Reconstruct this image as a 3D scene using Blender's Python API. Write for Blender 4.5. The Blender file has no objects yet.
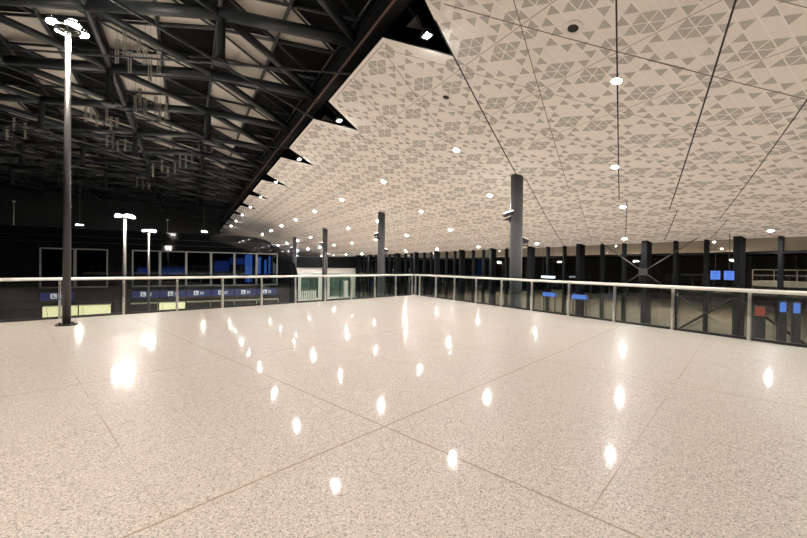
import bpy, bmesh, math, random
from mathutils import Vector, Matrix
random.seed(7)
PI = math.pi
sc = bpy.context.scene
C = sc.collection

# ------------------------------------------------------------------ materials
def mat(name, col, rough=.5, metal=0., var=.08, scale=6., spec=.5, emit=None, estr=0.):
    m = bpy.data.materials.new(name); m.use_nodes = True
    nt = m.node_tree; b = nt.nodes['Principled BSDF']
    tc = nt.nodes.new('ShaderNodeTexCoord'); nz = nt.nodes.new('ShaderNodeTexNoise')
    nz.inputs['Scale'].default_value = scale; nz.inputs['Detail'].default_value = 3
    rp = nt.nodes.new('ShaderNodeValToRGB')
    lo = [max(0, c*(1-var)) for c in col]; hi = [min(1, c*(1+var)) for c in col]
    rp.color_ramp.elements[0].color = (*lo, 1); rp.color_ramp.elements[1].color = (*hi, 1)
    rp.color_ramp.elements[0].position = .3; rp.color_ramp.elements[1].position = .7
    nt.links.new(tc.outputs['Object'], nz.inputs['Vector'])
    nt.links.new(nz.outputs['Fac'], rp.inputs['Fac'])
    nt.links.new(rp.outputs['Color'], b.inputs['Base Color'])
    b.inputs['Roughness'].default_value = rough; b.inputs['Metallic'].default_value = metal
    b.inputs['Specular IOR Level'].default_value = spec
    if emit:
        b.inputs['Emission Color'].default_value = (*emit, 1); b.inputs['Emission Strength'].default_value = estr
    return m

def glass_mat(name, tint, refl=1.0, rough=0.0, ior=1.5):
    m = bpy.data.materials.new(name); m.use_nodes = True
    nt = m.node_tree; nt.nodes.clear()
    out = nt.nodes.new('ShaderNodeOutputMaterial'); mx = nt.nodes.new('ShaderNodeMixShader')
    tr = nt.nodes.new('ShaderNodeBsdfTransparent'); gl = nt.nodes.new('ShaderNodeBsdfGlossy')
    fr = nt.nodes.new('ShaderNodeLayerWeight'); mu = nt.nodes.new('ShaderNodeMath')
    pw = nt.nodes.new('ShaderNodeMath'); ma = nt.nodes.new('ShaderNodeMath')
    tc = nt.nodes.new('ShaderNodeTexCoord'); nz = nt.nodes.new('ShaderNodeTexNoise'); mp = nt.nodes.new('ShaderNodeMapRange')
    nz.inputs['Scale'].default_value = .8
    mp.inputs['To Min'].default_value = refl*.92; mp.inputs['To Max'].default_value = refl*1.08
    mu.operation = 'MULTIPLY'; mu.use_clamp = True
    fr.inputs['Blend'].default_value = .5
    pw.operation = 'POWER'; pw.inputs[1].default_value = 5
    ma.operation = 'MULTIPLY_ADD'; ma.inputs[1].default_value = .96; ma.inputs[2].default_value = .04
    nt.links.new(fr.outputs['Facing'], pw.inputs[0]); nt.links.new(pw.outputs[0], ma.inputs[0])
    tr.inputs['Color'].default_value = (*tint, 1); gl.inputs['Roughness'].default_value = rough
    nt.links.new(tc.outputs['Object'], nz.inputs['Vector']); nt.links.new(nz.outputs['Fac'], mp.inputs['Value'])
    nt.links.new(ma.outputs[0], mu.inputs[0]); nt.links.new(mp.outputs['Result'], mu.inputs[1])
    nt.links.new(mu.outputs[0], mx.inputs['Fac'])
    nt.links.new(tr.outputs[0], mx.inputs[1]); nt.links.new(gl.outputs[0], mx.inputs[2])
    nt.links.new(mx.outputs[0], out.inputs['Surface'])
    return m

def N(nt, t, **kw):
    n = nt.nodes.new(t)
    for k, v in kw.items(): setattr(n, k, v)
    return n

def math_node(nt, op, a, b=None, c=None):
    n = N(nt, 'ShaderNodeMath', operation=op)
    for i, v in enumerate((a, b, c)):
        if v is None: continue
        if isinstance(v, (int, float)): n.inputs[i].default_value = v
        else: nt.links.new(v, n.inputs[i])
    return n.outputs[0]

def mix_col(nt, fac, a, b):
    n = N(nt, 'ShaderNodeMix', data_type='RGBA')
    def s(i, v):
        if isinstance(v, tuple): n.inputs[i].default_value = (*v, 1)
        else: nt.links.new(v, n.inputs[i])
    if isinstance(fac, (int, float)): n.inputs[0].default_value = fac
    else: nt.links.new(fac, n.inputs[0])
    s(6, a); s(7, b)
    return n.outputs[2]

def terrazzo():
    m = bpy.data.materials.new('terrazzo'); m.use_nodes = True
    nt = m.node_tree; b = nt.nodes['Principled BSDF']; L = nt.links
    tc = N(nt, 'ShaderNodeTexCoord'); P = tc.outputs['Object']
    # stone chips
    v1 = N(nt, 'ShaderNodeTexVoronoi'); v1.inputs['Scale'].default_value = 135; L.new(P, v1.inputs['Vector'])
    sp = N(nt, 'ShaderNodeSeparateColor'); L.new(v1.outputs['Color'], sp.inputs[0])
    chip = N(nt, 'ShaderNodeValToRGB'); L.new(sp.outputs[0], chip.inputs[0])
    e = chip.color_ramp.elements
    e[0].position = 0; e[0].color = (.16, .135, .115, 1)
    e[1].position = 1; e[1].color = (.74, .675, .60, 1)
    for p, c in ((.10, (.26, .224, .19, 1)), (.22, (.45, .398, .348, 1)), (.8, (.53, .469, .412, 1))):
        x = e.new(p); x.color = c
    nz = N(nt, 'ShaderNodeTexNoise'); nz.inputs['Scale'].default_value = .55; nz.inputs['Detail'].default_value = 4
    L.new(P, nz.inputs['Vector'])
    big = N(nt, 'ShaderNodeMapRange'); big.inputs['From Min'].default_value = .3; big.inputs['From Max'].default_value = .7
    big.inputs['To Min'].default_value = .0; big.inputs['To Max'].default_value = .22
    L.new(nz.outputs['Fac'], big.inputs['Value'])
    col = mix_col(nt, big.outputs[0], chip.outputs['Color'], (.54, .48, .422))
    # joints, turned 16.9 degrees to the hall
    sx = N(nt, 'ShaderNodeSeparateXYZ'); L.new(P, sx.inputs[0])
    a = math.radians(16.9); ca, sa = math.cos(a), math.sin(a)
    X, Y = sx.outputs[0], sx.outputs[1]
    t = math_node(nt, 'ADD', math_node(nt, 'MULTIPLY', X, ca), math_node(nt, 'MULTIPLY', Y, sa))
    n = math_node(nt, 'ADD', math_node(nt, 'MULTIPLY', X, -sa), math_node(nt, 'MULTIPLY', Y, ca))
    def lines(u, off, pitch, w):
        d = math_node(nt, 'PINGPONG', math_node(nt, 'SUBTRACT', u, off), pitch/2)
        return math_node(nt, 'LESS_THAN', d, w)
    maj = math_node(nt, 'MAXIMUM', lines(t, 2.43, 3.57, .008), lines(n, 2.49, 3.57, .008))
    mid = math_node(nt, 'MAXIMUM', lines(t, .645, 3.57, .0055), lines(n, .705, 3.57, .0055))
    mnr = math_node(nt, 'MAXIMUM', lines(t, 2.43, .595, .0035), lines(n, 2.49, .595, .0035))
    nm = N(nt, 'ShaderNodeTexNoise'); nm.inputs['Scale'].default_value = .9; L.new(P, nm.inputs['Vector'])
    gate = N(nt, 'ShaderNodeMapRange'); gate.inputs['From Min'].default_value = .46; gate.inputs['From Max'].default_value = .6
    L.new(nm.outputs['Fac'], gate.inputs['Value'])
    f = math_node(nt, 'MAXIMUM', math_node(nt, 'MULTIPLY', maj, .72), math_node(nt, 'MULTIPLY', math_node(nt, 'MULTIPLY', mid, .6), math_node(nt, 'ADD', math_node(nt, 'MULTIPLY', gate.outputs[0], .7), .3)))
    f = math_node(nt, 'MAXIMUM', f, math_node(nt, 'MULTIPLY', math_node(nt, 'MULTIPLY', mnr, .3), gate.outputs[0]))
    col = mix_col(nt, f, col, (.26, .17, .09))
    # base colour, roughness and polished coat
    L.new(col, b.inputs['Base Color'])
    rr = N(nt, 'ShaderNodeMapRange'); rr.inputs['To Min'].default_value = .30; rr.inputs['To Max'].default_value = .40
    L.new(nz.outputs['Fac'], rr.inputs['Value']); L.new(rr.outputs[0], b.inputs['Roughness'])
    b.inputs['Specular IOR Level'].default_value = .03
    b.inputs['Coat Weight'].default_value = .36; b.inputs['Coat Roughness'].default_value = .065; b.inputs['Coat IOR'].default_value = 1.42
    return m

# ceiling lattice (big triangles of the panels, small triangles of the perforation)
NA = Vector((6.393, 5.934)); E1 = Vector((1.91, 1.075)); E2 = Vector((0, 2.15))
S2 = (E1+E2)/12; S1 = E1/4-S2
def ceiling_mat():
    m = bpy.data.materials.new('perforated_panel'); m.use_nodes = True
    nt = m.node_tree; b = nt.nodes['Principled BSDF']; L = nt.links
    tc = N(nt, 'ShaderNodeTexCoord'); P = tc.outputs['Object']
    sx = N(nt, 'ShaderNodeSeparateXYZ'); L.new(P, sx.inputs[0])
    X, Y = sx.outputs[0], sx.outputs[1]
    o = NA + .5*S1 - 3*S2*0
    M = Matrix(((S1.x, S2.x), (S1.y, S2.y))).inverted()
    base = NA + .5*S1
    dx = math_node(nt, 'SUBTRACT', X, base.x); dy = math_node(nt, 'SUBTRACT', Y, base.y)
    i = math_node(nt, 'ADD', math_node(nt, 'MULTIPLY', dx, M[0][0]), math_node(nt, 'MULTIPLY', dy, M[0][1]))
    j = math_node(nt, 'ADD', math_node(nt, 'MULTIPLY', dx, M[1][0]), math_node(nt, 'MULTIPLY', dy, M[1][1]))
    def ln(u, w): return math_node(nt, 'LESS_THAN', math_node(nt, 'PINGPONG', u, .5), w)
    f = math_node(nt, 'MULTIPLY', ln(j, .05), .85)
    f = math_node(nt, 'MAXIMUM', f, math_node(nt, 'MULTIPLY', ln(i, .04), .35))
    f = math_node(nt, 'MAXIMUM', f, math_node(nt, 'MULTIPLY', ln(math_node(nt, 'ADD', i, j), .04), .35))
    nz = N(nt, 'ShaderNodeTexNoise'); nz.inputs['Scale'].default_value = 30; L.new(P, nz.inputs['Vector'])
    pan = mix_col(nt, nz.outputs['Fac'], (.83, .79, .735), (.89, .85, .795))
    L.new(mix_col(nt, f, pan, (.93, .90, .85)), b.inputs['Base Color'])
    b.inputs['Roughness'].default_value = .75; b.inputs['Specular IOR Level'].default_value = .2
    return m

M_floor = terrazzo()
M_ceil = ceiling_mat()
M_perf = mat('perforation', (.51, .48, .44), .8, scale=40)
M_gap = mat('panel_gap', (.02, .02, .02), .9)
M_seam = mat('panel_seam', (.20, .18, .15), .8)
M_steel = mat('dark_steel_paint', (.016, .0195, .021), .45, 0, .15, spec=.35)
M_steel2 = mat('black_steel_paint', (.006, .007, .008), .6, spec=.15)
M_rod = mat('galvanised_rod', (.27, .26, .225), .55, .1)
M_pipe = mat('red_brown_pipe', (.10, .045, .035), .5)
M_deck = mat('roof_panel', (.37, .335, .29), .8, 0, .10, 1.5)
M_dark = mat('roof_dark_panel', (.005, .005, .005), .9, spec=.1)
M_stain = mat('brushed_stainless', (.80, .77, .73), .28, .9, .05, 30)
M_hand = mat('handrail_steel', (.86, .82, .77), .38, .55, .04, 20)
M_post = mat('lamp_post_paint', (.04, .037, .035), .35, 0)
M_col = mat('column_paint', (.046, .05, .053), .6, 0, .08, 2)
M_black = mat('black_plastic', (.012, .012, .013), .5)
M_trim = mat('white_trim', (.80, .76, .70), .5)
M_lamp = mat('lamp_glow', (.9, .88, .8), .4, emit=(1., .96, .935), estr=1060.)
M_flood = mat('flood_glow', (.9, .88, .8), .4, emit=(1., .915, .835), estr=830.)
M_flup = mat('flood_uplight', (.9, .88, .8), .4, emit=(1., .93, .84), estr=420.)
M_shop = mat('shop_fill_glow', (.9, .9, .85), .4, emit=(1., .95, .85), estr=34.)
M_street = mat('street_fill_glow', (.9, .88, .8), .4, emit=(1., .80, .58), estr=900.)
M_up = mat('uplight_glow', (.9, .88, .8), .4, emit=(1., .94, .86), estr=14.)
M_glass = glass_mat('balustrade_glass', (.80, .86, .85), 1.1)
M_fglass = glass_mat('facade_glass', (.72, .735, .72), 1.7)
M_pane = glass_mat('pavilion_glass', (.45, .50, .55), 1.5)
M_clad = mat('dark_cladding', (.006, .007, .007), .045, 0, .05, 1, .38)
M_frame = mat('grey_window_frame', (.20, .20, .19), .5)
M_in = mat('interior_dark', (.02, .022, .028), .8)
M_blue = mat('blue_sign', (.014, .022, .115), .5, emit=(.03, .05, .30), estr=.12)
M_white = mat('white_graphic', (.75, .75, .75), .6, emit=(1, 1, 1), estr=.25)
M_red = mat('dark_graphic', (.06, .03, .10), .6)
M_cream = mat('backlit_cream', (.72, .70, .48), .5, emit=(1., .86, .46), estr=.55)
M_creamd = mat('cream_edge', (.55, .53, .36), .5)
M_scr = mat('screen_blue', (.02, .04, .2), .3, emit=(.12, .30, .95), estr=.48)
M_scr2 = mat('screen_blue_dim', (.02, .03, .1), .3, emit=(.04, .09, .42), estr=.28)
M_scrw = mat('screen_white', (.5, .6, .7), .3, emit=(.75, .9, 1.), estr=1.6)
M_org = mat('orange_panel', (.28, .05, .03), .5, emit=(.8, .12, .06), estr=.06)
M_lowf = mat('concourse_floor', (.66, .585, .51), .3, 0, .1, 2)
M_wwall = mat('white_wall', (.80, .775, .71), .7)
M_dwall = mat('dark_wall', (.022, .023, .023), .7)
M_asph = mat('asphalt', (.37, .30, .24), .7, 0, .25, .6)
M_teal = glass_mat('teal_glass', (.55, .63, .60), 1.2)
M_beige = mat('shop_interior', (.30, .36, .32), .7)

# ------------------------------------------------------------------ geometry helpers
class MB:
    def __init__(s): s.v = []; s.f = []; s.m = []
    def add(s, vs, fs, mi=0):
        o = len(s.v); s.v += [tuple(v) for v in vs]
        s.f += [tuple(i+o for i in f) for f in fs]; s.m += [mi]*len(fs); return s
    def box(s, c, d, rz=0., mi=0, R=None):
        x, y, z = d[0]/2, d[1]/2, d[2]/2
        vs = [Vector((a*x, b*y, e*z)) for a in (-1, 1) for b in (-1, 1) for e in (-1, 1)]
        if R is None: R = Matrix.Rotation(rz, 3, 'Z')
        c = Vector(c)
        return s.add([R@v+c for v in vs], [(0,1,3,2),(4,6,7,5),(0,4,5,1),(2,3,7,6),(0,2,6,4),(1,5,7,3)], mi)
    def tube(s, p, q, r, n=10, r2=None, mi=0, cap=True):
        p, q = Vector(p), Vector(q); d = q-p
        if d.length < 1e-6: return s
        w = d.normalized(); a = Vector((0, 0, 1)) if abs(w.z) < .9 else Vector((1, 0, 0))
        u = w.cross(a).normalized(); v = w.cross(u)
        r2 = r if r2 is None else r2
        vs = []
        for k in range(n):
            t = 2*PI*k/n; e = u*math.cos(t)+v*math.sin(t)
            vs += [p+e*r, q+e*r2]
        fs = [(2*k, 2*k+1, 2*((k+1) % n)+1, 2*((k+1) % n)) for k in range(n)]
        if cap: fs += [tuple(2*k for k in range(n)), tuple(2*k+1 for k in reversed(range(n)))]
        return s.add(vs, fs, mi)
    def poly_tube(s, pts, r, n=10):
        for a, b in zip(pts, pts[1:]): s.tube(a, b, r, n)
        return s
    def ring(s, c, r0, r1, h, n=28, mi=0):   # flat annulus with thickness h, hanging down from c
        c = Vector(c); vs = []
        for k in range(n):
            t = 2*PI*k/n; e = Vector((math.cos(t), math.sin(t), 0))
            vs += [c+e*r0, c+e*r1, c+e*r1-Vector((0, 0, h)), c+e*r0-Vector((0, 0, h))]
        fs = []
        for k in range(n):
            a, b = 4*k, 4*((k+1) % n)
            for i in range(4): fs.append((a+i, a+(i+1) % 4, b+(i+1) % 4, b+i))
        return s.add(vs, fs, mi)
    def prism(s, pts, z0, z1, mi=0):         # convex or simple polygon in xy
        n = len(pts)
        vs = [(x, y, z0) for x, y in pts]+[(x, y, z1) for x, y in pts]
        fs = [tuple(reversed(range(n))), tuple(range(n, 2*n))]+[(k, (k+1) % n, (k+1) % n+n, k+n) for k in range(n)]
        return s.add(vs, fs, mi)
    def build(s, name, mats, parent=None, smooth=False):
        me = bpy.data.meshes.new(name); me.from_pydata(s.v, [], s.f)
        if not isinstance(mats, (list, tuple)): mats = [mats]
        for m in mats: me.materials.append(m)
        for p, i in zip(me.polygons, s.m): p.material_index = i
        bm = bmesh.new(); bm.from_mesh(me); bmesh.ops.recalc_face_normals(bm, faces=bm.faces); bm.to_mesh(me); bm.free()
        if smooth:
            for p in me.polygons: p.use_smooth = len(p.vertices) == 4
        o = bpy.data.objects.new(name, me); C.objects.link(o)
        if parent is not None: o.parent = parent
        return o

def tag(o, label=None, cat=None, group=None, kind=None):
    if label: o['label'] = label
    if cat: o['category'] = cat
    if group: o['group'] = group
    if kind: o['kind'] = kind
    return o
def thing(name, label, cat, loc=(0, 0, 0), rz=0., group=None):
    o = bpy.data.objects.new(name, None); C.objects.link(o)
    o.location = loc; o.rotation_euler = (0, 0, rz); o.empty_display_size = .2
    return tag(o, label, cat, group)
def struct(o): o['kind'] = 'structure'; return o
def copy_tree(o, parent=None):
    c = o.copy(); C.objects.link(c); c.parent = parent
    for ch in list(o.children): copy_tree(ch, c)
    return c
ORD = ['first', 'second', 'third', 'fourth', 'fifth', 'sixth', 'seventh', 'eighth', 'ninth', 'tenth', 'eleventh', 'twelfth',
       'thirteenth', 'fourteenth', 'fifteenth']

# ------------------------------------------------------------------ ceiling surface
def cz(x, y): return 9-.347*x-.008*y+.00055*x*y-.00005*y*y+.0039*x*x
def czn(x, y):
    return Vector((-(-.347+.00055*y+.0078*x), -(-.008+.00055*x-.0001*y), 1)).normalized()

LOWZ = -3.43
FX = 23.4            # line of the glass facade
YW = 55.5            # end wall
YC = 98.              # the white ceiling runs on beyond it

# ------------------------------------------------------------------ floors
ang = math.radians(14.75)
ldir = Vector((-math.cos(ang), -math.sin(ang), 0))
corner = Vector((10.47, 16.74, 0))
lend = corner+ldir*26
mb = MB()
off = Vector((-ldir.y*-1, -ldir.x, 0))*0
pts = [(10.55, -12), (10.55, 16.80), (lend.x, lend.y+.06), (lend.x, -12)]
mb.prism(pts, -.35, 0)
struct(mb.build('floor', M_floor))
mb = MB()
mb.box((10.58, 2.4, -.16), (.06, 28.8, .36))
a = corner+Vector((.08, .09, 0)); b_ = a+ldir*26
mid = (a+b_)/2
mb.box((mid.x, mid.y, -.16), (26, .06, .36), rz=ang)
struct(mb.build('trim_1', M_trim))
struct(MB().box((-6, 25, LOWZ-.1), (59, 75, .2)).build('floor_lower', M_lowf))

# ------------------------------------------------------------------ perforated ceiling with saw-tooth edge
EDX = 4.38
tips = []
y = 7.86-6.2*4
k = -4
while y < YC-2:
    tips.append(y); y += 6.2 if y < 10 else 6.1
segs = []
def edge_x(y):
    for t in tips:
        d = abs(y-t)
        if d < .93: return 5.98-(5.98-EDX)*d/.93
    return EDX
mb = MB()
ys = [-12+i*.8 for i in range(int((YC+14)/.8))]
for t in tips: ys += [t-.93, t, t+.93, t-.931, t+.931]
ys = sorted(set(round(v, 3) for v in ys if -12 <= v <= YC))
NXC = 14
rows = []
for yy in ys:
    x0 = edge_x(yy); row = []
    for i in range(NXC+1):
        x = x0+(FX+.35-x0)*i/NXC; row.append((x, yy, cz(x, yy)))
    rows.append(row)
vs = [p for r in rows for p in r]; fs = []
for a_ in range(len(rows)-1):
    for i in range(NXC):
        o = a_*(NXC+1)+i; fs.append((o, o+1, o+NXC+2, o+NXC+1))
mb.add(vs, fs, 0)
top = [(x, y_, z+.035) for x, y_, z in vs]
mb.add(top, fs, 0)
for a_ in range(len(rows)-1):     # the panel edge that shows at the saw teeth
    p, q = rows[a_][0], rows[a_+1][0]
    mb.add([p, q, (q[0], q[1], q[2]+.035), (p[0], p[1], p[2]+.035)], [(0, 1, 2, 3)], 2)
# perforated small triangles
Pup = [(-1, -1, 'dummy')]
UP = [(-2,0),(-2,1),(-1,2),(0,2),(1,1),(1,0),(2,1),(3,0),(2,2),(5,-2),(6,-1),(0,3)]
DN = [(7,-1),(6,-1),(5,0),(5,1),(4,0),(3,1),(0,5),(0,4),(4,-1),(1,3),(6,-2),(0,2)]
def hexa(i, j):
    return [('U',i,j),('D',i-1,j),('U',i-1,j),('D',i-1,j-1),('U',i,j-1),('D',i,j-1),('D',i,j-2),('U',i-1,j+1)]
cell = [('U', *p) for p in UP]+[('D', *p) for p in DN]+hexa(0, 0)+hexa(3, -2)
seen = set(); tri = []
def canon(i, j):
    # reduce by (4,4) and (-4,8)
    q = (j-i)//12; i += 4*q; j -= 8*q
    p = i//4; return i-4*p, j-4*p
for t, i, j in cell:
    c_ = (t, *canon(i, j))
    if c_ not in seen: seen.add(c_); tri.append((t, i, j))
V0 = NA + .5*S1 - 3*S2
def V(i, j): return V0+i*S1+j*S2
spk_spots = [(7.163, 5.177, .21), (6.871, 9.356, .19)]
def okp(x, y): return y > -7 and y < YW-.3 and x < FX-.1 and x > edge_x(y)+.02
def put_tri(ps, inset=.86, dz=-.004):
    c_ = (ps[0]+ps[1]+ps[2])/3
    q = [c_+(p-c_)*inset for p in ps]
    if not all(okp(p.x, p.y) for p in ps): return
    for sx_, sy_, sr in spk_spots:
        if (c_-Vector((sx_, sy_))).length < sr+.08: return
    mb.add([(p.x, p.y, cz(p.x, p.y)+dz) for p in q], [(0, 1, 2)], 1)
for p in range(-12, 14):
    for q in range(-26, 40):
        o = p*E1+q*E2; cc = V0+o
        if not (2 < cc.x < 26 and -10 < cc.y < YW+3): continue
        for t, i, j in tri:
            ps = [V(i, j), V(i+1, j), V(i, j+1)] if t == 'U' else [V(i+1, j), V(i+1, j+1), V(i, j+1)]
            put_tri([r_+o for r_ in ps])
# the seams between the panels
def strip(P, Q, w, mi, dz=-.007, n=None):
    P, Q = Vector(P), Vector(Q); d = (Q-P); L_ = d.length
    if L_ < .01: return
    d /= L_; nn = Vector((-d.y, d.x))*w/2
    n = n or max(1, int(L_/.45)); prev = None
    for k in range(n+1):
        c_ = P+d*L_*k/n
        ok = okp(c_.x, c_.y)
        cur = [c_-nn, c_+nn]
        if prev and ok and prevok:
            a_, b_ = prev; e_, f_ = cur
            mb.add([(v.x, v.y, cz(v.x, v.y)+dz) for v in (a_, b_, f_, e_)], [(0, 1, 2, 3)], mi)
        prev, prevok = cur, ok
wide = {0: .022, 1: .045, -1: .034, -2: .036, -3: .028}
for q in range(-22, 34):
    w = .036 if q % 3 == 1 else .02
    if q in wide: w = wide[q]
    mi = 2 if w > .025 else 3
    P0 = NA+Vector((0, 2.15*.99*q))
    f_ = lambda s: P0+E1*s
    # the rows step sideways where the fold runs (lattice p+q = 4.06)
    pf = 4.0-q*.99
    strip(f_(-14), f_(max(-14, min(pf, 12))), w, mi)
    P0b = NA+Vector((0, 2.15*(.99*q-.155)))
    strip(P0b+E1*max(-14, min(pf+.155, 12)), P0b+E1*12, w*.8, mi)
E3 = Vector((1.91, -1.075))
for q in range(-26, 40):
    P0 = NA+E2*q
    strip(P0+E3*-8, P0+E3*12, .016 if q % 4 else .028, 3, -.0065)
for p in range(-1, 9):
    P0 = NA+Vector((1.91*p, 0))
    strip(P0+Vector((0, -16)), P0+Vector((0, 60)), .014, 3, -.006)
ceil = struct(mb.build('ceiling', [M_ceil, M_perf, M_gap, M_seam]))

# ------------------------------------------------------------------ downlights and other ceiling fixtures
def align(o, x, y):
    n = czn(x, y); o.rotation_euler = Vector((0, 0, 1)).rotation_difference(n).to_euler()
root = thing('recessed_downlight', 'x', 'ceiling light')
MB().ring((0, 0, .012), .098, .135, .022, 28).build('trim_ring', M_trim, root)
MB().tube((0, 0, -.002), (0, 0, .012), .097, 24).build('lens', M_lamp, root)
first = [True]
ROWN = {'A': 'the row nearest the saw-tooth edge', 'B': 'the second row from the saw-tooth edge',
        'C': 'the third row from the saw-tooth edge', 'D': 'the row along the glass facade'}
def put_down(x, y, label, group):
    o = root if first[0] else copy_tree(root)
    first[0] = False
    o.location = (x, y, cz(x, y)-.006); align(o, x, y); o['label'] = label; o['group'] = group
for nm, x, y0, k0, k1 in (('A', 9.12, 5.36, 0, 9), ('B', 13.07, 7.70, -1, 10), ('C', 16.80, 9.50, -1, 11), ('D', 22.1, 6.06, 0, 11)):
    for k in range(k0-1, k1):
        y = y0+6.325*k
        if k < (0 if nm != 'C' else 0): lab = 'round recessed downlight behind the viewpoint in '+ROWN[nm]
        else: lab = '%s round recessed downlight from the near end of %s' % (ORD[k].capitalize() if False else ORD[k], ROWN[nm])
        put_down(x, y, lab, 'recessed downlights of the white ceiling')
# floodlights in the dark notches of the saw-tooth edge
root2 = thing('notch_floodlight', 'x', 'floodlight')
MB().box((0, 0, .10), (.22, .30, .12)).build('housing', M_black, root2)
MB().box((0, 0, .035), (.13, .17, .006)).build('lens', M_lamp, root2)
MB().tube((-.02, 0, .15), (-.62, 0, .62), .025, 8).build('bracket', M_steel2, root2)
n_ = 0
for t in tips:
    if t < 6 or t > 62: continue
    o = root2 if n_ == 0 else copy_tree(root2)
    o.location = (5.12, t-.06, cz(5.12, t)-.07)
    o['label'] = '%s bright floodlight from the near end in the notches of the saw-tooth ceiling edge' % ORD[n_]
    o['group'] = 'floodlights in the saw-tooth notches'; n_ += 1
for (x, y, r_), lab in zip(spk_spots, ('larger round ceiling speaker with dark grille near the top of the ceiling', 'smaller round ceiling speaker with dark grille left of the wide dark seam')):
    o = thing('ceiling_speaker', lab, 'speaker', (x, y, cz(x, y)-.006), group='round ceiling speakers'); align(o, x, y)
    MB().ring((0, 0, .01), r_*.55, r_, .02, 32).build('rim', M_trim, o)
    MB().tube((0, 0, .0), (0, 0, .012), r_*.54, 24).build('grille', M_gap, o)
o = thing('ceiling_sensor', 'small white dome sensor on the white ceiling right of the nearest downlight', 'sensor', (10.34, 5.27, cz(10.34, 5.27)-.004)); align(o, 10.34, 5.27)
MB().tube((0, 0, 0), (0, 0, -.02), .055, 16).build('base', M_trim, o)
MB().tube((0, 0, -.02), (0, 0, -.05), .04, 16, .015).build('dome', M_scrw if False else M_trim, o)

# ------------------------------------------------------------------ round columns with floodlights
colpos = [(12.05, 11.28), (12.03, 24.0), (12.12, 37.0), (12.12, 49.5)]
clab = ['nearest thick grey round column, beside the right balustrade', 'second grey round column, seen behind the balustrade corner',
        'third grey round column, in front of the white end wall', 'farthest grey round column, behind the curved end of the black pavilion']
def floodlight(loc, rz, tilt, lab):
    o = thing('column_floodlight', lab, 'floodlight', loc, rz, 'black floodlights mounted on the columns')
    R = Matrix.Rotation(tilt, 3, 'X')
    MB().box(R@Vector((0, .24, 0)), (.40, .16, .40), R=R).build('housing', M_black, o)
    MB().box(R@Vector((0, .325, 0)), (.34, .012, .34), R=R).build('lens', M_up, o)
    mb = MB(); mb.box((0, .02, 0), (.12, .05, .24)); mb.box((.21, .12, 0), (.02, .24, .05)); mb.box((-.21, .12, 0), (.02, .24, .05)); mb.box((0, .02, 0), (.44, .02, .05))
    mb.build('bracket', M_black, o)
    return o
for i, ((x, y), lab) in enumerate(zip(colpos, clab)):
    o = thing('round_column', lab, 'column', (x, y, LOWZ), group='grey round columns under the ceiling')
    zt = cz(x, y)-LOWZ
    mb = MB(); n = 32; vs = []
    for k in range(n):
        t = 2*PI*k/n; dx, dy = .255*math.cos(t), .255*math.sin(t)
        vs += [(dx, dy, 0), (dx, dy, cz(x+dx, y+dy)-LOWZ+.02)]
    mb.add(vs, [(2*k, 2*((k+1) % n), 2*((k+1) % n)+1, 2*k+1) for k in range(n)]+[tuple(2*k for k in range(n)), tuple(2*k+1 for k in range(n))])
    mb.build('shaft', M_col, o, smooth=True)
    MB().ring((0, 0, .05), .255, .36, .05).build('base_collar', M_steel2, o)
    nm = ['nearest', 'second', 'third', 'farthest'][i]
    floodlight((x-.255*math.cos(.52), y+.255*math.sin(.52), 3.55), PI/2-.52, 1.25, 'black floodlight on the left side of the %s column' % nm)
    floodlight((x+.255*math.cos(.52), y-.255*math.sin(.52)+.1, 2.45), -PI/2-.2, 1.25, 'black floodlight on the right side of the %s column' % nm)

# ------------------------------------------------------------------ balustrades
def balustrade(o, L_, posts, label_side):
    """local x along the rail, starting at the corner; posts: distances"""
    for a_, b_ in zip(posts, posts[1:]):
        MB().box(((a_+b_)/2, 0, .60), (b_-a_-.03, .016, 1.12)).build('glass_panel', M_glass, o)
    for p in posts:
        mb = MB(); mb.box((p, -.035, .54), (.016, .05, 1.0)); mb.box((p+.034, -.035, .56), (.012, .05, .94)); mb.box((p+.018, -.035, .96), (.052, .055, .06))
        q = mb.build('post', M_stain, o)
        MB().box((p+.018, -.04, .25), (.056, .075, .50)).build('base_clamp', M_stain, q)
    MB().tube((posts[0]-.04, -.07, 1.065), (posts[-1]+.2, -.07, 1.065), .042, 14).build('handrail', M_hand, o, smooth=True)
    MB().box(((posts[0]+posts[-1])/2, 0, .03), (posts[-1]-posts[0], .05, .06)).build('base_rail', M_black, o)
    MB().box(((posts[0]+posts[-1])/2, 0, 1.166), (posts[-1]-posts[0], .02, .012)).build('top_edge', M_glass, o)
oR = thing('glass_balustrade', 'right glass balustrade with steel posts and round handrail facing the glass facade', 'balustrade', (10.47, 16.74, 0), -PI/2)
# local +x runs towards the viewer, local -y is the deck side after the turn
pR = [.0]+[16.74-16.33+1.46*k for k in range(0, 16)]
balustrade(oR, 0, pR, 'R')
oL = thing('glass_balustrade', 'left glass balustrade with steel posts and round handrail facing the black pavilion', 'balustrade', (10.40, 16.72, 0), PI+ang)
pL = [.24]+[.05+1.375*k for k in range(1, 19)]
balustrade(oL, 0, pL, 'L')
# in the left one the deck is on local +y: turn the local y of its fittings
for ch in oL.children:
    for v in ch.data.vertices: v.co.y = -v.co.y
    ch.data.flip_normals()
    for g in ch.children:
        for v in g.data.vertices: v.co.y = -v.co.y
        g.data.flip_normals()

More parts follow.
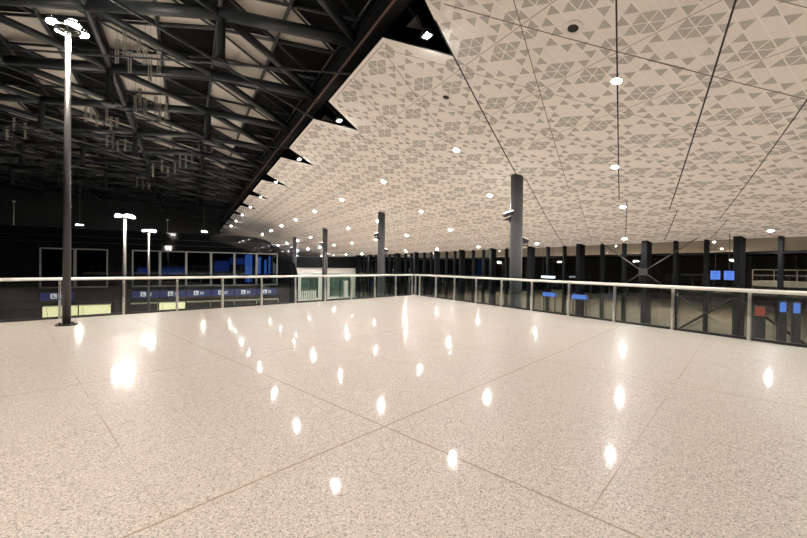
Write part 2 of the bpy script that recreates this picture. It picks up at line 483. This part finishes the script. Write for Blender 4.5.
# ------------------------------------------------------------------ lamp posts
def lamp_post(loc, lab):
    o = thing('lamp_post', lab, 'lamp post', loc, 0, 'tall lamp posts with a ring of floodlights')
    H = 7.09
    MB().tube((0, 0, .02), (0, 0, H-.05), .084, 20, .052).build('pole', M_post, o, smooth=True)
    pl = MB().tube((0, 0, 0), (0, 0, .025), .21, 24).build('base_plate', M_black, o)
    for k in range(4):
        t = PI/4+k*PI/2+.3
        MB().tube((.165*math.cos(t), .165*math.sin(t), .02), (.165*math.cos(t), .165*math.sin(t), .06), .022, 6).build('bolt', M_black, pl)
    hd = MB().ring((0, 0, H+.02), .20, .26, .04, 32)
    for k in range(4):
        t = k*PI/2; hd.box((.12*math.cos(t), .12*math.sin(t), H), (.26, .03, .03), rz=t)
    hd.build('head_ring', M_post, o)
    for k in range(4):
        t = k*PI/2+.52; c_ = Vector((.30*math.cos(t), .30*math.sin(t), H+.02))
        mb = MB(); n = 24
        def ell(z, s_, rx=.105, ry=.165):
            out = []
            for q in range(n):
                u = 2*PI*q/n; lx, ly = rx*s_*math.cos(u), ry*s_*math.sin(u)
                out.append((c_.x+lx*math.cos(t)-ly*math.sin(t), c_.y+lx*math.sin(t)+ly*math.cos(t), c_.z+z))
            return out
        a_, b_ = ell(0, 1), ell(.07, .8)
        mb.add(a_+b_, [(q, (q+1) % n, (q+1) % n+n, q+n) for q in range(n)]+[tuple(range(n)), tuple(range(n, 2*n))])
        h_ = mb.build('floodlight_head', M_post, o)
        mb = MB(); mb.add(ell(-.002, .90)+ell(-.012, .84), [(q, (q+1) % n, (q+1) % n+n, q+n) for q in range(n)]+[tuple(range(n)), tuple(range(n, 2*n))])
        mb.build('lens', M_flood, h_)
        mb = MB(); mb.add(ell(.073, .72)+ell(.085, .6), [(q, (q+1) % n, (q+1) % n+n, q+n) for q in range(n)]+[tuple(range(n)), tuple(range(n, 2*n))])
        mb.build('upper_lens', M_flup, h_)
lamp_post((-2.52, 11.80, 0), 'tall lamp post standing on the terrazzo floor at left, nearest and largest')
lamp_post((-2.50, 2.0, 0), 'added lamp post out of view at left, lighting the terrazzo floor')  # unseen post added to brighten the left of the floor
lamp_post((-2.58, 21.74, LOWZ), 'second lamp post beyond the left balustrade, in front of the black pavilion')
lamp_post((-2.28, 30.23, LOWZ), 'third and farthest lamp post, in front of the pavilion window')

# ------------------------------------------------------------------ roof space frame
BX, BY, MD, DX = 4.55, 10.87, 4.30, 3.70
zr = [8.5, 9.35, 9.6, 9.85, 10.05, 10.2, 10.35, 10.5, 10.65, 10.8]
def rx(r): return BX-DX*r
def node(r, k): return Vector((rx(r), BY+MD*k+MD/2*(r % 2), zr[r]))
NR = 9; K0, K1 = -5, 13
rf = thing('roof_space_frame', 'dark steel tube space frame of the roof above the left side', 'roof truss')
def kfam(r, k, s):      # k index of the neighbour one row further left, s=+1 away, -1 nearer
    return k+((r % 2) if s > 0 else (r % 2)-1)
for k in range(K0-NR//2, K1):                      # chords running left and away
    pts = []; kk = k
    for r in range(NR+1):
        p = node(r, kk)
        if -8 < p.y < YW+8: pts.append(p)
        kk = kfam(r, kk, +1)
    if len(pts) > 1: MB().poly_tube(pts, .185, 12).build('chord', M_steel, rf, smooth=True)
for k in range(K0, K1+NR//2+1):                    # chords running left and nearer
    pts = []; kk = k
    for r in range(NR+1):
        p = node(r, kk)
        if -8 < p.y < YW+8: pts.append(p)
        kk = kfam(r, kk, -1)
    if len(pts) > 1: MB().poly_tube(pts, .135, 12).build('diagonal_chord', M_steel, rf, smooth=True)
for r in range(2, NR+1, 2):
    MB().poly_tube([node(r, K0), node(r, K1)], .12, 10).build('ridge_chord', M_steel, rf, smooth=True)
# posts, foot plates and tie rods
def has_post(r, k):
    p = node(r, k)
    base = {1: 13.02, 2: 19.47, 3: 26.1}.get(r, 13.02 if r % 2 else 19.47)
    m = round((p.y-base)/MD)
    return abs((p.y-base)/MD-m) < .3 and m % 2 == 0
feet = {}
np_ = 0
for r in range(1, NR+1):
    for k in range(K0, K1):
        p = node(r, k)
        if not has_post(r, k) or not (4 < p.y < YW+2) or np_ > 90: continue
        np_ += 1
        f_ = p-Vector((0, 0, 1.56)); feet[(r, k)] = f_
        mb = MB(); mb.tube(p, f_, .13, 12); mb.tube(f_+Vector((0, 0, .22)), f_, .13, 12, .26); mb.box(f_, (.36, .36, .05))
        mb.build('post', M_steel, rf)
nt_ = 0
for (r, k), f_ in feet.items():
    for s in (1, -1):
        k1 = kfam(r, k, s)
        if r+1 <= NR: k2 = kfam(r+1, k1, s)
        if (r+2, k2) in feet and nt_ < 95:
            MB().tube(f_, feet[(r+2, k2)], .032, 6).build('tie_rod', M_steel, rf); nt_ += 1
    if r == 1 and nt_ < 98:
        for kk in (k, k+1):
            p = node(0, kk); MB().tube(f_, p-Vector((0, 0, 1.0)), .032, 6).build('tie_rod', M_steel, rf); nt_ += 1
# edge beam along the white ceiling
mb = MB()
mb.box((BX-.06, 23.5, 8.28), (.16, 72, .62)); mb.box((BX-.06, 23.5, 7.96), (.30, 72, .05)); mb.box((BX-.06, 23.5, 8.6), (.30, 72, .05))
mb.build('edge_beam', M_steel2, rf)
MB().tube((BX-.24, -8, 7.98), (BX-.24, YW+4, 7.98), .04, 8).build('red_pipe', M_pipe, rf)['label'] = 'thin red-brown pipe along the edge beam'
# purlins one level up
def zroof(x):
    t = (BX-x)/DX; i = max(0, min(len(zr)-2, int(math.floor(t)))); return zr[i]+(zr[i+1]-zr[i])*(t-i)
UPZ = .80
H1_, H2_ = Vector((-DX/2, MD/4)), Vector((DX/2, MD/4))
H1_ = Vector((-DX/2, MD/4)); 
def hp(p, q):
    v = Vector((BX, BY))+H1_*p+H2_*q; return Vector((v.x, v.y, zroof(v.x)+UPZ))
PR = range(-30, 80)
cntp = 0
for q in range(-24, 44):                           # purlins along the first chord direction
    pts = [hp(p, q) for p in range(-30, 70)]; pts = [p for p in pts if BX-DX*NR <= p.x <= BX+.1 and -6 < p.y < YW+3]
    if len(pts) > 1 and cntp < 97: MB().poly_tube([p-Vector((0, 0, .1)) for p in pts], .055, 6).build('purlin', M_steel, rf); cntp += 1
for r2 in range(0, 2*NR+1):
    x = BX-DX/2*r2
    MB().tube((x, -6, zroof(x)+UPZ-.16), (x, YW+3, zroof(x)+UPZ-.16), .06, 8).build('longitudinal_purlin', M_steel, rf)
mbw = [0]
for p in range(-10, 66):
    pts = [hp(p, q) for q in range(-40, 60)]; pts = [v for v in pts if BX-DX*NR <= v.x <= BX+.1 and -6 < v.y < YW+3]
    if len(pts) > 1 and mbw[0] < 90: MB().poly_tube([v-Vector((0, 0, .12)) for v in pts], .04, 6).build('cross_purlin', M_steel, rf); mbw[0] += 1
# struts from the chord nodes up to the deck
# roof deck: beige and dark triangular panels
mb = MB()
beige = {(0, 0): (0, 0), (1, 0): (1, 1), (0, 1): (1, 0), (1, 1): (0, 1)}
for p in range(-14, 70):
    for q in range(-44, 46):
        a_, b_, c_, d_ = hp(p, q), hp(p+1, q), hp(p+1, q+1), hp(p, q+1)
        xs_ = [v.x for v in (a_, b_, c_, d_)]
        if max(xs_) > BX+2.0 or min(xs_) < BX-DX*NR-.1 or min(a_.y, c_.y) < -8 or c_.y > YW+3: continue
        l, r_ = beige[(p % 2, q % 2)]
        mb.add([a_, b_, c_], [(0, 1, 2)], 0 if l else 1)
        if max(a_.x, d_.x, c_.x) < BX+2.0: mb.add([a_, c_, d_], [(0, 1, 2)], 0 if r_ else 1)
struct(mb.build('ceiling_roof', [M_deck, M_dark]))
# dark soffit closing the strip between the beam and the white ceiling
mb = MB(); mb.box((6.2, 23, 9.05), (3.4, 66, .1)); struct(mb.build('ceiling_soffit', M_dark))

# hanging rod pairs below the chords
RODS = [
[(-2.23,16.61,9.42,0.82),(-1.99,16.47,9.74,0.92),(-1.83,16.37,9.00,0.75),(-1.56,16.22,9.57,0.71),(-1.37,16.11,9.15,0.60),(-1.21,16.02,8.87,0.89),(-0.94,15.86,9.01,0.75)],
[(-2.14,20.95,9.15,0.69),(-1.95,20.84,9.48,0.87),(-1.74,20.71,8.97,0.82),(-1.31,20.47,9.12,0.73),(-1.15,20.37,8.85,0.87),(-0.92,20.24,8.80,0.73)],
[(-4.68,25.31,9.78,0.89),(-4.45,25.18,9.94,0.89),(-4.18,25.02,9.21,0.58),(-3.73,24.76,9.74,0.89),(-3.54,24.65,9.16,0.68),(-3.27,24.49,9.11,0.52)],
[(-9.31,30.89,9.48,0.77),(-8.96,30.68,10.02,0.77),(-8.39,30.35,9.73,0.95)],
[(-4.48,29.82,9.66,0.82),(-4.15,29.63,9.66,0.95),(-3.88,29.47,9.22,0.69),(-3.49,29.25,9.35,0.76)],
[(-0.55,31.59,9.63,1.16),(-0.18,31.37,9.41,0.94),(0.20,31.16,10.00,1.23),(0.63,30.91,10.37,1.16),(1.01,30.69,10.08,0.87),(1.45,30.43,10.45,1.23)],
[(-2.24,32.56,8.73,0.94),(-1.68,32.24,9.03,0.87),(-1.30,32.01,8.60,0.80),(-0.86,31.76,8.82,0.87)],
[(-4.08,41.72,9.40,0.91),(-3.61,41.45,9.14,0.91),(-3.13,41.17,9.33,1.01)]]
RL = ['right of the nearest lamp post head', 'below and right of the first cluster', 'right of the nearest lamp pole, lower down', 'left of the nearest lamp pole',
      'above the second lamp post', 'close to the saw-tooth edge', 'above the third lamp post', 'deep under the far roof']
for cl, lab in zip(RODS, RL):
    for x, y, z, h in cl:
        zt = zroof(x)+UPZ-.02
        o = thing('hanging_rod_pair', 'grey hanging rod pair '+lab, 'hanger', (x, y, zt), -.52, 'hanging rods '+lab)
        b_ = z-h-zt
        for dx in (-.045, .045):
            MB().box((dx, 0, (b_+z-zt)/2), (.034, .034, h)).build('rod', M_rod, o)
        MB().box((0, 0, z-zt), (.17, .04, .04)).build('crossbar', M_rod, o)
        MB().tube((0, 0, 0), (0, 0, z-zt), .005, 5).build('hanger_wire', M_steel2, o)

# ------------------------------------------------------------------ pavilion with rounded end
PY = 44.0
pav = thing('black_pavilion', 'long black glossy pavilion with a rounded right end and a window band', 'pavilion', (0, PY, LOWZ))
crv = [(5.6, 4.62), (6.6, 4.52), (7.3, 4.35), (8.0, 4.08), (8.8, 3.67), (9.6, 3.10), (10.2, 2.50), (10.75, 1.70), (11.05, .95), (11.19, .25), (11.2, -.2)]
def ptop(x):
    if x <= crv[0][0]: return 4.62
    for (a_, za), (b_, zb) in zip(crv, crv[1:]):
        if x <= b_: return za+(zb-za)*(x-a_)/(b_-a_)
    return -.2
wx = [-4.65+2.25*k for k in range(7)]; wl = [-11.2, -8.84, -6.48]
WZ0, WZ1 = -.76, 2.80
mb = MB()
xs = [-34, -11.2, -6.48, -4.65, 5.6, 6.6, 7.3, 8.0, 8.8, 8.85, 9.2, 9.6, 9.9, 10.2, 10.5, 10.75, 10.9, 11.05, 11.13, 11.19, 11.2]
T = .35
def slab(x0, x1, z00, z01, z10, z11):
    # between x0 (z00..z01) and x1 (z10..z11), thickness T in y
    vs = [(x0, 0, z00), (x0, 0, z01), (x1, 0, z10), (x1, 0, z11)]
    vs = [(x, yy, z-LOWZ) for yy in (0, T) for x, _, z in vs]
    mb.add(vs, [(0, 1, 3, 2), (4, 6, 7, 5), (0, 2, 6, 4), (1, 5, 7, 3), (0, 4, 5, 1), (2, 3, 7, 6)])
for x0, x1 in zip(xs, xs[1:]):
    win = (-11.2 <= x0 < -6.5) or (-4.66 <= x0 < 8.84)
    if win:
        slab(x0, x1, LOWZ, WZ0, LOWZ, WZ0); slab(x0, x1, WZ1, ptop(x0), WZ1, ptop(x1))
    else: slab(x0, x1, LOWZ, ptop(x0), LOWZ, ptop(x1))
mb.build('front_wall', M_clad, pav)
mb = MB(); DEP = YW-PY-.3
prof = [(-34, 4.62)]+crv+[(11.2, LOWZ)]
for (xa, za), (xb, zb) in zip(prof, prof[1:]):
    mb.add([(xa, 0.01, za-LOWZ), (xb, 0.01, zb-LOWZ), (xb, DEP, zb-LOWZ), (xa, DEP, za-LOWZ)], [(0, 1, 2, 3)])
mb.build('roof_shell', M_clad, pav)
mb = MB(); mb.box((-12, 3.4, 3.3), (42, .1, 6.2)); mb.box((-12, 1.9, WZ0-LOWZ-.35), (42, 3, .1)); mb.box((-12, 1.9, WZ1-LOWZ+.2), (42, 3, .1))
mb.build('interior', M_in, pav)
# panel joints of the cladding
mb = MB()
for z in (-2.6, -1.9, 3.35, 3.9):
    mb.box((-12, -.003, z-LOWZ), (44, .008, .018))
mb.build('panel_joint', M_black, pav)
def window(x0, x1):
    w = x1-x0; c_ = (x0+x1)/2; zc = (WZ0+WZ1)/2-LOWZ; h = WZ1-WZ0
    mb = MB()
    for x in (x0+.05, x1-.05): mb.box((x, -.02, zc), (.10, .16, h))
    for z in (WZ0+.05, WZ1-.05): mb.box((c_, -.02, z-LOWZ), (w, .16, .10))
    f_ = mb.build('window', M_frame, pav)
    MB().box((c_, .05, zc), (w-.18, .02, h-.18)).build('pane', M_pane, f_)
for a_, b_ in zip(wl, wl[1:]): window(a_, b_)
for a_, b_ in zip(wx, wx[1:]): window(a_, b_)
# things glowing behind the panes
def scr(x, y, z, w, h, m, lab, rz=0, name='wall_screen'):
    o = tag(MB().box((0, 0, 0), (w, .06, h)).build(name, m), lab, 'screen', 'blue screens behind the pavilion window')
    o.location = (x, y, z); o.rotation_euler = (0, 0, rz)
scr(6.05, PY+2.0, 1.1, .75, 3.2, M_scr, 'tall bright blue screen behind the fifth pavilion window pane')
scr(3.35, PY+3.2, 1.3, 1.5, 1.2, M_scr2, 'dim blue screen behind the fourth pavilion window pane')
scr(-1.3, PY+3.2, .7, 2.2, .7, M_scr2, 'wide dim blue screen behind the second pavilion window pane')
scr(-4.0, PY+3.2, .75, 1.1, .6, M_scr2, 'dim blue screen behind the first pavilion window pane')
scr(7.3, PY+2.6, 1.4, .34, 2.0, M_scr, 'narrow blue screen at the left of the last pavilion pane')
scr(7.95, PY+2.4, 1.2, .28, 1.8, M_scr, 'narrow blue screen in the middle of the last pavilion pane', .3)
scr(8.4, PY+2.4, 1.45, .22, 2.2, M_scr, 'thin blue screen at the right of the last pavilion pane', -.2)
scr(5.0, PY+3.2, 1.9, 1.6, .8, M_scr2, 'dim blue screen left of the tall bright one')
scr(3.6, PY+3.1, .2, 3.2, .25, M_scr2, 'long low blue strip screen behind the fourth pane')
# signs below the windows
def sign(x0, x1, lab):
    w = x1-x0-.08
    o = thing('sign', lab, 'sign', ((x0+x1)/2, PY-.03, -1.50), group='blue signs below the pavilion windows')
    MB().box((0, 0, 0), (w, .05, .68)).build('panel', M_blue, o)
    px = -w/2+w*.40
    pc = MB().box((px, -.035, .02), (.42, .02, .42)).build('pictogram', M_white, o)
    mb = MB(); mb.box((px-.06, -.05, .05), (.10, .012, .16)); mb.box((px+.02, -.05, -.08), (.24, .012, .08)); mb.build('symbol', M_red, pc)
    mb = MB()
    for i, (lx, lw, lz) in enumerate(((.42, .16, .08), (.62, .14, .08), (.40, .10, -.08), (.56, .2, -.08))):
        mb.box((px+lx, -.032, lz), (lw, .012, .08))
    mb.build('lettering', M_white, o)
for i, (a_, b_) in enumerate(zip(wx, wx[1:])):
    sign(a_, b_, 'blue sign with white pictogram under the %s bay of the long pavilion window' % ORD[i])
sign(wl[0], wl[1]+.0, 'blue sign with white pictogram behind the nearest lamp post')
# counters
def counter(x0, x1, lit, lab):
    o = thing('service_counter', lab, 'counter', ((x0+x1)/2, PY-.75, LOWZ), group='service counters along the pavilion')
    w = x1-x0-.04
    if lit:
        MB().box((0, -.3, .56), (w, .06, 1.12)).build('front_panel', M_cream, o)
    else:
        MB().box((0, -.3, .54), (w, .06, 1.08)).build('front_panel', M_clad, o)
        mb = MB(); mb.box((0, -.34, 1.14), (w, .03, .08)); mb.box((w/2-.03, -.34, .57), (.05, .03, 1.14)); mb.build('edge_trim', M_creamd, o)
    MB().box((0, 0, 1.15), (w, .66, .05)).build('counter_top', M_creamd, o)
    mb = MB(); mb.box((-w/2+.04, .02, .55), (.06, .6, 1.1)); mb.box((w/2-.04, .02, .55), (.06, .6, 1.1)); mb.build('side_panel', M_clad, o)
    if lit:
        mb = MB()
        for i in range(5): mb.box((-w/2+.25+.02*i, -.34, .95-.2*i), (.1, .02, .05))
        mb.build('marking', M_dwall, o)
counter(-10.75, -8.42, True, 'cream lit counter with small dark marks, left of the nearest lamp pole')
counter(-8.36, -6.1, True, 'cream lit counter right of the nearest lamp pole')
counter(-2.40, -.2, True, 'single cream lit counter between dark counters right of the second lamp post')
for i, x in enumerate((-4.65, -.13, 2.1, 4.35, 6.6)):
    counter(x, x+2.2, False, 'dark counter with pale edge, %s from the left under the long window' % ORD[i])
# masts and pendants above the pavilion
for i, (x, y, h, lab) in enumerate(((-14.0, 48, 2.5, 'thin mast with a small light left of the nearest lamp pole on the pavilion roof'), (-10.0, 48, 2.4, 'thin mast with a small head right of the nearest lamp pole on the pavilion roof'), (-1.9, 46.5, 1.5, 'short mast on the pavilion roof right of the third lamp post'))):
    o = thing('roof_mast', lab, 'mast', (x, y, 4.62), group='masts on the pavilion roof')
    MB().tube((0, 0, 0), (0, 0, h), .035, 8).build('pole', M_rod, o)
    MB().box((0, 0, h), (.16, .16, .14)).build('camera_head', M_trim, o)
for x, y, z, lab in ((-16.6, 50, 5.6, 'pendant lamp hanging far left over the pavilion roof'), (-9.5, 49, 5.35, 'pendant lamp hanging over the pavilion roof between lamp post one and two'), (1.6, 49, 5.3, 'pendant lamp on a long wire above the pavilion near the saw-tooth edge')):
    o = thing('pendant_lamp', lab, 'pendant lamp', (x, y, z), group='pendant lamps over the pavilion')
    MB().tube((0, 0, .08), (0, 0, zroof(x)-z+UPZ-.02), .015, 6).build('cable', M_rod, o)
    MB().tube((0, 0, 0), (0, 0, .12), .30, 20, .12).build('shade', M_black, o)
    MB().tube((0, 0, -.02), (0, 0, 0), .27, 20).build('lens', M_flood, o)

# ------------------------------------------------------------------ end wall with shopfronts
mb = MB()
DW0, DW1, DW2, DW3 = 14.6, 17.2, 19.0, 22.4
mb.box((11.5+(DW0-11.5)/2, YW+.15, (1.15+LOWZ)/2), (DW0-11.5, .3, 1.15-LOWZ))
mb.box(((DW1+DW2)/2, YW+.15, (1.15+LOWZ)/2), (DW2-DW1, .3, 1.15-LOWZ))
mb.box(((DW3+FX)/2, YW+.15, (1.15+LOWZ)/2), (FX-DW3, .3, 1.15-LOWZ))
for a_, b_ in ((DW0, DW1), (DW2, DW3)): mb.box(((a_+b_)/2, YW+.15, (1.15-.3)/2), (b_-a_, .3, 1.45))
struct(mb.build('wall_end', M_wwall))
struct(MB().box((17.4, YW+.1, 2.0), (12.4, .5, 1.7)).build('trim_2', M_steel2))
struct(MB().box((-16, 64, 5), (40.6, .3, 18)).build('wall_far', M_dwall))
struct(MB().box((14, YC+.2, 1.5), (20, .3, 12)).build('wall_rear', M_wwall))
struct(MB().box((17.4, YW+4, -.6), (13, .2, 5.6)).build('wall_shop', M_beige))
for i, (a_, b_) in enumerate(((DW0, DW1), (DW2, DW3))):
    d = struct(thing('door_%d' % (i+1), None, None, ((a_+b_)/2, YW+.1, LOWZ)))
    w = b_-a_
    mb = MB(); h = -.3-LOWZ
    for x in (-w/2+.06, 0, w/2-.06): mb.box((x, 0, h/2), (.12, .12, h))
    mb.box((0, 0, h-.06), (w, .12, .12)); mb.box((0, 0, h*.72), (w, .1, .08)); mb.build('door_frame', M_dwall, d)
    MB().box((0, .02, h/2), (w-.2, .02, h-.2)).build('door_glass', M_teal, d)
for i, (x, lab) in enumerate(((15.9, 'added fill lamp inside the left far shop'), (20.7, 'added fill lamp inside the right far shop'))):
    o = thing('fill_shop_lamp', lab, 'lamp', (x, YW+2.2, 1.6), group='added fill lamps inside the far shops')  # lamps added to brighten the shop interiors
    MB().box((0, 0, 0), (1.6, .5, .06)).build('casing', M_trim, o)
    MB().box((0, 0, -.04), (1.5, .42, .02)).build('lens', M_shop, o)
    MB().tube((0, 0, .03), (0, 0, cz(x, YW+2.2)-1.6), .012, 6).build('hanger', M_black, o)
o = thing('white_pillar', 'white square pillar inside the dark shop doorway at the far end', 'pillar', (21.4, YW-.6, LOWZ))
MB().box((0, 0, 1.3), (.62, .4, 2.6)).build('shaft', M_wwall, o)
o = thing('slatted_barrier', 'low white slatted barrier in front of the far shop glass', 'barrier', (15.0, YW-1.5, LOWZ))
for k in range(9): MB().box((-1.3+.325*k, 0, .62), (.2, .04, 1.2)).build('slat', M_wwall, o)
mb = MB(); mb.box((0, .03, 1.1), (2.9, .03, .06)); mb.box((0, .03, .2), (2.9, .03, .06)); mb.build('rail', M_rod, o)

# ------------------------------------------------------------------ glass facade
YF0, YF1, PM = -6.6, YW, 1.4057
fac = struct(thing('window_1', None, None, (FX, 0, LOWZ)))
TZ = 3.25-LOWZ
MB().box((.10, (YF0+YF1)/2, TZ/2), (.02, YF1-YF0, TZ)).build('glass', M_fglass, fac)
k0 = -10
for k in range(k0, 35):
    y = 7.45+PM*k
    if y > YF1-.2: break
    big = (k % 3 == 0)
    if big:
        mb = MB(); mb.box((-.28, y, TZ/2), (.55, .30, TZ)); mb.build('truss_column', M_steel2, fac)
    else:
        MB().box((-.05, y, TZ/2), (.26, .15, TZ)).build('mullion', M_steel2, fac)
for z in (2.33,):
    MB().box((-.02, (YF0+YF1)/2, z-LOWZ), (.16, YF1-YF0, .07)).build('transom', M_steel2, fac)
# cross braces between the truss columns
for kc in (3,):
    yc = 7.45+PM*kc
    mb = MB()
    for s in (1, -1):
        for dz in (1, -1):
            mb.tube((-.62, yc, 1.35-LOWZ), (-.50, yc+s*3.6, 1.35+dz*2.5-LOWZ), .026, 8)
    mb.box((-.62, yc, 1.35-LOWZ), (.06, .46, .40)); mb.build('cross_brace', M_post, fac)
for kc in (0,):
    yc = 7.45+PM*kc
    mb = MB()
    for s in (1, -1): mb.tube((-.55, yc+s*4.1, -3.0-LOWZ), (-.55, yc, .2-LOWZ), .06, 8)
    mb.build('lower_brace', M_steel2, fac)

# screens and kiosks in the concourse by the facade
def monitor(y, z, lab):
    o = thing('hanging_monitor', lab, 'monitor', (22.2, y, z), PI/2+.35, 'blue information monitors')
    MB().box((0, 0, 0), (.40, .08, .46)).build('casing', M_black, o)
    s_ = MB().box((0, .045, 0), (.36, .02, .41)).build('screen', M_scr, o)
    mb = MB()
    for i in range(5): mb.box((-.02*(i % 2), .058, .14-.07*i), (.26-.04*(i % 3), .006, .022))
    mb.build('text_rows', M_scr2, s_)
    MB().tube((0, 0, .23), (0, 0, cz(22.2, y)-z-.01), .012, 8).build('hanger', M_black, o)
monitor(8.05, 1.25, 'left blue information monitor hanging before the facade')
monitor(7.52, 1.25, 'right blue information monitor hanging before the facade')
def totem(x, y, h, w, m, lab, cat='totem'):
    o = thing('display_totem', lab, cat, (x, y, LOWZ), PI/2+.5, 'display totems on the concourse')
    MB().box((0, 0, h/2), (w, .16, h)).build('body', M_black, o)
    MB().box((0, .085, h-.28), (w-.06, .02, .42)).build('screen', m, o)
    MB().box((0, 0, .03), (w+.06, .4, .06)).build('foot', M_black, o)
totem(22.3, 5.70, 3.64, .26, M_scr, 'blue lit totem nearest the right edge of the view')
totem(22.3, 5.28, 3.64, .26, M_scr, 'blue lit totem right beside the white and blue one')
totem(22.3, 6.45, 3.38, .40, M_org, 'orange lit totem behind the right balustrade')
for y, lab in ((17.3, 'kiosk with blue lit header left of the first facade truss column'), (15.0, 'kiosk with blue lit header right of the first one')):
    o = thing('kiosk', lab, 'kiosk', (21.8, y, LOWZ), PI/2, 'kiosks with blue headers')
    MB().box((0, 0, .55), (1.0, .6, 1.1)).build('desk', M_dwall, o)
    mb = MB()
    for x in (-.46, .46): mb.box((x, 0, 1.65), (.06, .06, 3.3))
    mb.build('upright', M_dwall, o)
    MB().box((0, 0, 3.1), (.95, .25, .26)).build('header', M_scr, o)
o = thing('lit_sign', 'bright white lit strip sign hanging before the facade', 'sign', (22.0, 17.6, .87), PI/2)
MB().box((0, 0, 0), (1.1, .08, .14)).build('panel', M_scrw, o)
mb = MB(); mb.tube((-.4, 0, .06), (-.4, 0, cz(22, 17.2)-.89), .012, 6); mb.tube((.4, 0, .06), (.4, 0, cz(22, 18.0)-.89), .012, 6); mb.build('hanger', M_black, o)
# benches on the concourse
# ------------------------------------------------------------------ outside
struct(MB().box((90, 20, LOWZ-.12), (132, 160, .2)).build('ground_outside', M_asph))
mb = MB(); mb.box((34.8, 20, 3.35), (22.4, 90, .12)); struct(mb.build('ceiling_canopy', M_ceil))
for rn, cx_, dy in (('near', 29.0, 0), ('outer', 39.0, 3.1)):
    for i in range(9):
        o = copy_tree(root); o.location = (cx_, -2+dy+6.3*i, 3.285); o.rotation_euler = (0, 0, 0)
        o['label'] = '%s downlight from the right in the %s row under the canopy outside the glass' % (ORD[i], rn); o['group'] = 'canopy downlights outside'
o = thing('overpass', 'pale raised walkway with railing outside beyond the glass', 'walkway', (48, -1.0, LOWZ))
MB().box((0, 0, 3.7), (3, 30, .5)).build('deck', M_wwall, o)
for k in range(7): MB().box((0, -13.5+4.5*k, 1.7), (.5, .5, 3.5)).build('support', M_dwall, o)
mb = MB(); mb.box((-1.4, 0, 5.0), (.06, 30, .08)); mb.box((-1.4, 0, 4.5), (.05, 30, .05))
for k in range(21): mb.box((-1.4, -15+1.5*k, 4.45), (.06, .06, 1.1))
mb.build('railing', M_trim, o)
o = thing('car_park_building', 'low dark building across the road outside', 'building', (75, 30, LOWZ))
MB().box((0, 0, 3.5), (10, 90, 7)).build('wall', M_dwall, o)
MB().box((0, 0, 7.1), (11, 92, .3)).build('roof', M_steel2, o)
for i, (x, y) in enumerate(((49, 16), (50, 26), (51, 38), (52, 52))):
    o = thing('fill_street_lamp', '%s added street lamp from the right outside the glass facade' % ORD[i], 'street lamp', (x, y, LOWZ), group='added street lamps lighting the ground outside')  # lamps added so the pavement outside is lit
    MB().tube((0, 0, 0), (0, 0, 6.0), .07, 10, .045).build('pole', M_post, o)
    MB().box((-.5, 0, 6.0), (1.1, .12, .08)).build('arm', M_post, o)
    MB().box((-.9, 0, 5.94), (.5, .26, .04)).build('lens', M_street, o)

# ------------------------------------------------------------------ world and camera
w = bpy.data.worlds.new('night'); sc.world = w; w.use_nodes = True
bg = w.node_tree.nodes['Background']; bg.inputs['Color'].default_value = (.25, .30, .42, 1); bg.inputs['Strength'].default_value = .006

f = 372.; yaw = math.radians(30.09); roll = math.atan(.0113); pitch = math.atan((266.5-269.)/f)
f0 = Vector((math.sin(yaw), math.cos(yaw), 0)); r0 = Vector((math.cos(yaw), -math.sin(yaw), 0)); u0 = Vector((0, 0, 1))
fw = math.cos(pitch)*f0+math.sin(pitch)*u0; up = math.cos(pitch)*u0-math.sin(pitch)*f0
r = math.cos(roll)*r0+math.sin(roll)*up; u = math.cos(roll)*up-math.sin(roll)*r0
cam = bpy.data.objects.new('camera', bpy.data.cameras.new('camera')); C.objects.link(cam)
cam.data.sensor_width = 36; cam.data.lens = f*36/807; cam.data.clip_end = 400; cam.data.clip_start = .05
cam.matrix_world = Matrix(((r.x, u.x, -fw.x, 0), (r.y, u.y, -fw.y, 0), (r.z, u.z, -fw.z, 1.5), (0, 0, 0, 1)))
sc.camera = cam
vs_ = sc.view_settings
vs_.view_transform = 'Standard'; vs_.look = 'None'; vs_.gamma = 1; vs_.use_curve_mapping = False
vs_.exposure = .79
